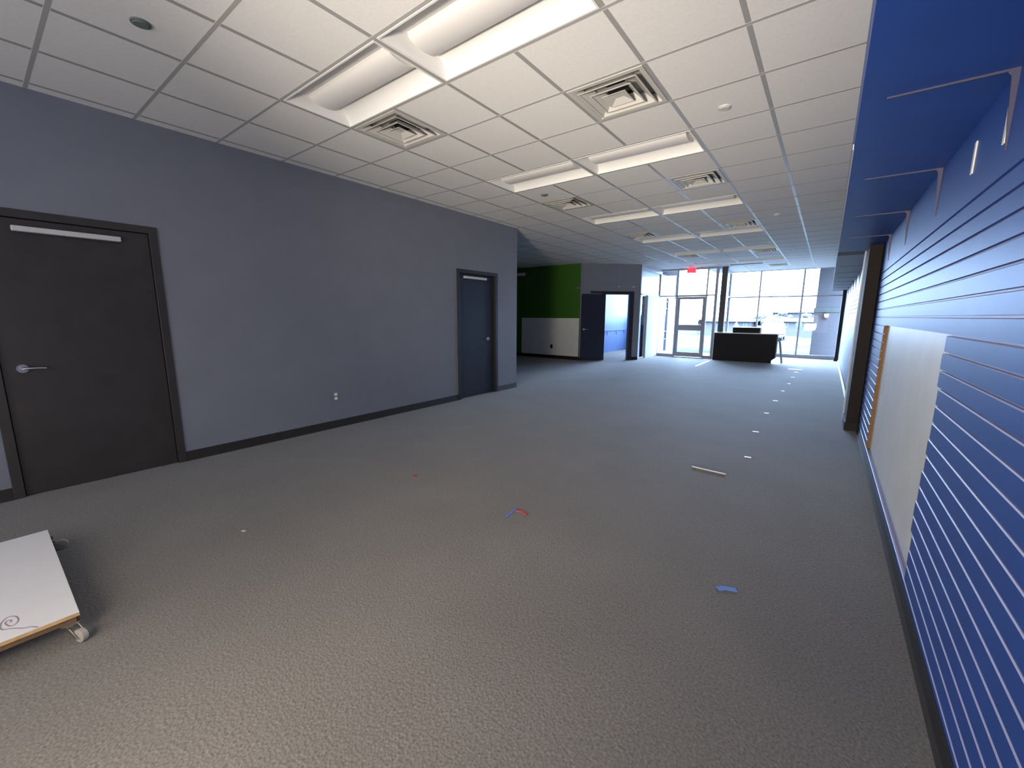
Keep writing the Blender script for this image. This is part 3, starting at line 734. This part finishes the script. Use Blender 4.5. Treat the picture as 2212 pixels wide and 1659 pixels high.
mound(0.6, 45, 1.6, 1, 0.35, 'low snow bank beside the parked car'); mound(1.7, 40, 0.9, 0.7, 0.2, 'snow bank at the foot of the street sign'); mound(2.2, 34, 0.9, 0.5, 0.12, 'snow bank close to the brick pillar')

b = NB(); box(b, 0.56, 6.6, YW + 0.1, 17.25, 3.36, 3.55)  # unseen canopy, added to shade the floor by the big window
tag(obj('ceiling_added_canopy', b, M['storefront']), 'added unseen canopy shading the big window outside', 'canopy', kind='structure')
# brick pillar of the neighbouring wing, with lamp
t = thing('brick_pillar', 'brick pillar outside the window with a stone band', 'pillar', (4.0, 17, -0.06))
b = NB(); box(b, 3.16, 6.5, 17, 18, -0.1, 1.61); obj('lower_shaft', b, M['brick'], t)
b = NB(); box(b, 3.13, 6.53, 16.96, 18.04, 1.61, 1.78); obj('stone_band', b, M['ledge'], t, bevel=0.01)
b = NB(); box(b, 3.17, 6.5, 17, 18, 1.78, 5.5); obj('upper_shaft', b, M['brick'], t)
t = thing('wall_lantern', 'glowing lantern mounted on the brick pillar', 'lamp', (3.53, 16.95, 1.49))
b = NB(); box(b, 3.49, 3.57, 16.94, 17.0, 1.36, 1.60); obj('back_plate', b, M['car_dark'], t)
b = NB(); cyl(b, (3.53, 16.88, 1.43), (3.53, 16.88, 1.55), 0.05, 0.065, 16); obj('lantern_glass', b, M['wall_lamp'], t, smooth=True)
b = NB(); cyl(b, (3.53, 16.88, 1.55), (3.53, 16.88, 1.60), 0.08, 0.02, 16); box(b, 3.52, 3.54, 16.88, 16.95, 1.58, 1.6); obj('cap', b, M['car_dark'], t)

# parked car, nose to the window
cy, cx, g0 = 40.0, -0.36, gz(40)
t = thing('parked_car', 'white car parked nose toward the storefront window', 'car', (cx, cy + 2, g0))
def sect(bm, rows):
    R_ = []
    for y, hw, z0, z1, tw in rows:
        ring = [(-hw, z0 + 0.1), (-hw + 0.06, z0), (hw - 0.06, z0), (hw, z0 + 0.1), (hw, z0 + (z1 - z0) * 0.6), (hw * tw, z1 - 0.03), (hw * tw - 0.1, z1), (-hw * tw + 0.1, z1), (-hw * tw, z1 - 0.03), (-hw, z0 + (z1 - z0) * 0.6)]
        R_.append([bm.verts.new((cx + p[0], y, p[1])) for p in ring])
    for A, B in zip(R_, R_[1:]):
        n = len(A)
        for k in range(n): bm.faces.new([A[k], A[(k + 1) % n], B[(k + 1) % n], B[k]])
    bm.faces.new(R_[0]); bm.faces.new(R_[-1][::-1])
b = NB(); sect(b, [(cy, 0.80, g0 + 0.30, g0 + 0.80, 0.9), (cy + 0.2, 0.90, g0 + 0.25, g0 + 0.98, 0.92), (cy + 1.3, 0.93, g0 + 0.25, g0 + 1.1, 0.94), (cy + 3.8, 0.93, g0 + 0.25, g0 + 1.12, 0.94), (cy + 4.4, 0.85, g0 + 0.3, g0 + 1.05, 0.9)]); obj('body', b, M['car'], t, smooth=True)
b = NB(); sect(b, [(cy + 1.1, 0.86, g0 + 1.0, g0 + 1.1, 0.92), (cy + 1.9, 0.84, g0 + 1.0, g0 + 1.60, 0.80), (cy + 2.3, 0.83, g0 + 1.0, g0 + 1.68, 0.78), (cy + 3.6, 0.82, g0 + 1.0, g0 + 1.66, 0.78), (cy + 4.2, 0.8, g0 + 1.0, g0 + 1.15, 0.9)]); obj('cabin', b, M['car_glass'], t, smooth=True)
b = NB(); box(b, cx - 0.62, cx + 0.62, cy + 2.05, cy + 3.7, g0 + 1.66, g0 + 1.72); obj('roof_panel', b, M['car'], t, bevel=0.03)
for s in (-1, 1):
    b = NB(); box(b, cx + s * 0.98 - 0.12, cx + s * 0.98 + 0.12, cy + 1.35, cy + 1.5, g0 + 1.08, g0 + 1.24); box(b, cx + s * 0.9 - 0.03, cx + s * 0.9 + 0.03, cy + 1.38, cy + 1.45, g0 + 1.08, g0 + 1.14); obj('side_mirror', b, M['car'], t, bevel=0.03)
    for yy in (cy + 0.8, cy + 3.5):
        b = NB(); cyl(b, (cx + s * 0.72, yy, g0 + 0.33), (cx + s * 0.935, yy, g0 + 0.33), 0.33, seg=24); obj('wheel', b, M['car_dark'], t, smooth=True)
b = NB(); box(b, cx - 0.5, cx + 0.5, cy - 0.03, cy + 0.02, g0 + 0.45, g0 + 0.68); obj('grille', b, M['car_dark'], t)

# far buildings
def building(x0, x1, y, z1, m, label, roof, rise, windows):
    g = gz(y)
    t = thing('low_building', label, 'building', ((x0 + x1) / 2, y + 5, g), 'buildings across the parking lot')
    bb = NB(); box(bb, x0, x1, y, y + 10, g - 0.3, z1); obj('walls', bb, M[m], t)
    bb = NB(); prism(bb, [(y - 0.5, z1), (y + 3, z1 + rise), (y + 10.5, z1 + rise), (y + 10.5, z1)], 'x', x0 - 0.4, x1 + 0.4); obj('roof', bb, M[roof], t)
    for wx, ww in windows:
        bb = NB(); box(bb, wx, wx + ww, y - 0.04, y + 0.05, z1 - 0.75, z1 - 0.2); obj('window', bb, M['sign_blue'], t)
building(-2.9, 9, 60, 0.86, 'brick_far', 'low brick building with a snowy roof across the lot', 'snow', 0.42, [(-0.9, 0.12), (-0.65, 0.12), (-0.4, 0.12)])
building(-10.5, -4.2, 58, 0.82, 'brick_far', 'low brick building left of the parked car across the lot', 'snow', 0.35, [(-5.0, 0.15), (-4.7, 0.15)])
building(-3.5, 12, 75.5, 2.1, 'roof', 'taller grey roofed building rising behind the snowy roof', 'roof', 0.35, [])

def blob_tree(cx, cy, r, h, m, label):
    g = gz(cy); t = thing('far_tree', label, 'tree', (cx, cy, g), 'trees across the lot')
    bb = NB(); cyl(bb, (cx, cy, g), (cx, cy, h - r * 0.5), 0.15, 0.08, 8); obj('trunk', bb, M['car_dark'], t)
    bb = NB(); rnd = random.Random(int(cx * 10 + cy))
    for i in range(26):
        a = rnd.uniform(0, 6.28); q = rnd.uniform(0, 1) ** 0.5 * r
        z = h - 0.35 * r - rnd.uniform(0, 1) * (h - g) * 0.5 - (q / r) ** 2 * r * 0.4
        bmesh.ops.create_icosphere(bb, subdivisions=2, radius=r * rnd.uniform(0.22, 0.4), matrix=Matrix.Translation((cx + q * math.cos(a), cy + 0.6 * q * math.sin(a), z)))
    for v in bb.verts: v.co += Vector((rnd.uniform(-1, 1), rnd.uniform(-1, 1), rnd.uniform(-1, 1))) * 0.05 * r
    obj('crown', bb, M[m], t)
blob_tree(-1.9, 72.5, 1.15, 2.75, 'foliage', 'blue grey tree mass behind the parked car')
blob_tree(0.7, 72.5, 0.9, 2.35, 'foliage', 'smaller blue grey tree beside the tree mass')
blob_tree(-4.6, 72.5, 1.0, 2.1, 'foliage', 'low dark shrub tree at the edge of the mullion')
blob_tree(-8.6, 74, 1.8, 1.9, 'teal', 'pale teal tree at the far side of the lot'); blob_tree(-6.7, 78, 1.0, 1.8, 'teal', 'pale teal tree beside the building end'); blob_tree(-13.0, 82, 1.8, 1.6, 'teal', 'pale teal tree low over the post')

# street sign
g = gz(38); t = thing('street_sign', 'blue oval street sign on a post beside the brick pillar', 'sign', (1.79, 38, g))
b = NB(); cyl(b, (1.79, 38, g - 0.1), (1.79, 38, 1.6), 0.035, seg=10); obj('post', b, M['roof'], t)
b = NB(); cyl(b, (1.79, 37.95, 0.85), (1.79, 37.98, 0.85), 0.22, seg=24); obj('sign_plate', b, M['sign_blue'], t)

# white pylon and wires at the edge of the view
b = NB(); prism(b, [(-3.0, -0.55), (-2.35, -0.55), (-2.55, 0.7), (-2.72, 1.0), (-2.85, 0.7)], 'y', 38, 38.5)
tag(obj('white_cone_stack', b, M['snow'], bevel=0.03), 'white pointed shape outside beside the glass corner', 'marker')

# ------------------------------------------------------------------ light
W = bpy.data.worlds.new('daylight'); S.world = W; W.use_nodes = True
wn = W.node_tree; bg = wn.nodes['Background']; bg.inputs['Color'].default_value = (0.60, 0.84, 1.25, 1)
# hazy sky: pale at the horizon, far brighter higher up
wt = wn.nodes.new('ShaderNodeTexCoord'); wx = wn.nodes.new('ShaderNodeSeparateXYZ'); wr = wn.nodes.new('ShaderNodeMapRange')
wr.interpolation_type = 'SMOOTHSTEP'
wr.inputs['From Min'].default_value = 0.07; wr.inputs['From Max'].default_value = 0.17; wr.inputs['To Min'].default_value = 13.0; wr.inputs['To Max'].default_value = 40
wn.links.new(wt.outputs['Generated'], wx.inputs[0]); wn.links.new(wx.outputs['Z'], wr.inputs['Value']); wn.links.new(wr.outputs['Result'], bg.inputs['Strength'])

def area(name, loc, rot, sx, sy, power, col, portal=False, spread=180):
    l = bpy.data.lights.new(name, 'AREA'); l.shape = 'RECTANGLE'; l.size = sx; l.size_y = sy; l.energy = power; l.color = col; l.spread = R(spread)
    o = bpy.data.objects.new(name, l); C.objects.link(o); o.location = loc; o.rotation_euler = rot
    if portal: l.cycles.is_portal = True
    return o
area('window_portal', (2.25, YW + 0.08, 1.6), (R(-90), 0, 0), 3.5, 3.1, 1, (1, 1, 1), True)
area('entrance_portal', (-0.45, YD + 0.08, 1.55), (R(-90), 0, 0), 1.9, 3.1, 1, (1, 1, 1), True)
area('office_portal', (-2.37, YW + 0.05, 1.65), (R(-90), 0, 0), 1.8, 2.75, 1, (1, 1, 1), True)
# added unseen fill, standing in for a lit room behind the viewer
area('added_back_fill', (1.8, -5.4, 1.4), (R(95), 0, 0), 3.6, 2.2, 74, (0.96, 0.93, 0.92))
area('added_near_fill', (2.6, -3.3, 1.25), (R(64), 0, R(4)), 0.9, 0.7, 34, (1.0, 0.87, 0.70))  # unseen warm fill added close behind the viewer
# added unseen fill tilted up to brighten the ceiling further in
area('added_ceiling_fill', (2.6, -4.4, 0.7), (R(104), 0, R(8)), 0.7, 0.5, 48, (1.0, 0.89, 0.75), spread=64)

# ------------------------------------------------------------------ camera
cd = bpy.data.cameras.new('camera'); cam = bpy.data.objects.new('camera', cd); C.objects.link(cam)
Rr = ((0.79638079, 0.60477905, 0.00446433), (0.10261811, -0.12784695, -0.98647082), (-0.59602614, 0.78606453, -0.16387614))
m = Matrix.Identity(4)
for i in range(3): m[i][0] = Rr[0][i]; m[i][1] = -Rr[1][i]; m[i][2] = -Rr[2][i]; m[i][3] = (3.58334, -2.31963, 1.43581)[i]
cam.matrix_world = m
cd.sensor_width = 36; cd.sensor_fit = 'HORIZONTAL'; cd.lens = 887.573 / 2212 * 36; cd.clip_start = 0.05; cd.clip_end = 500
S.camera = cam
S.view_settings.view_transform = 'Standard'; S.view_settings.look = 'None'; S.view_settings.gamma = 1; S.view_settings.exposure = 0.4
S.view_settings.use_curve_mapping = False
S.cycles.use_denoising = True; S.cycles.max_bounces = 10; S.cycles.diffuse_bounces = 6; S.cycles.transparent_max_bounces = 24; S.cycles.sample_clamp_indirect = 6
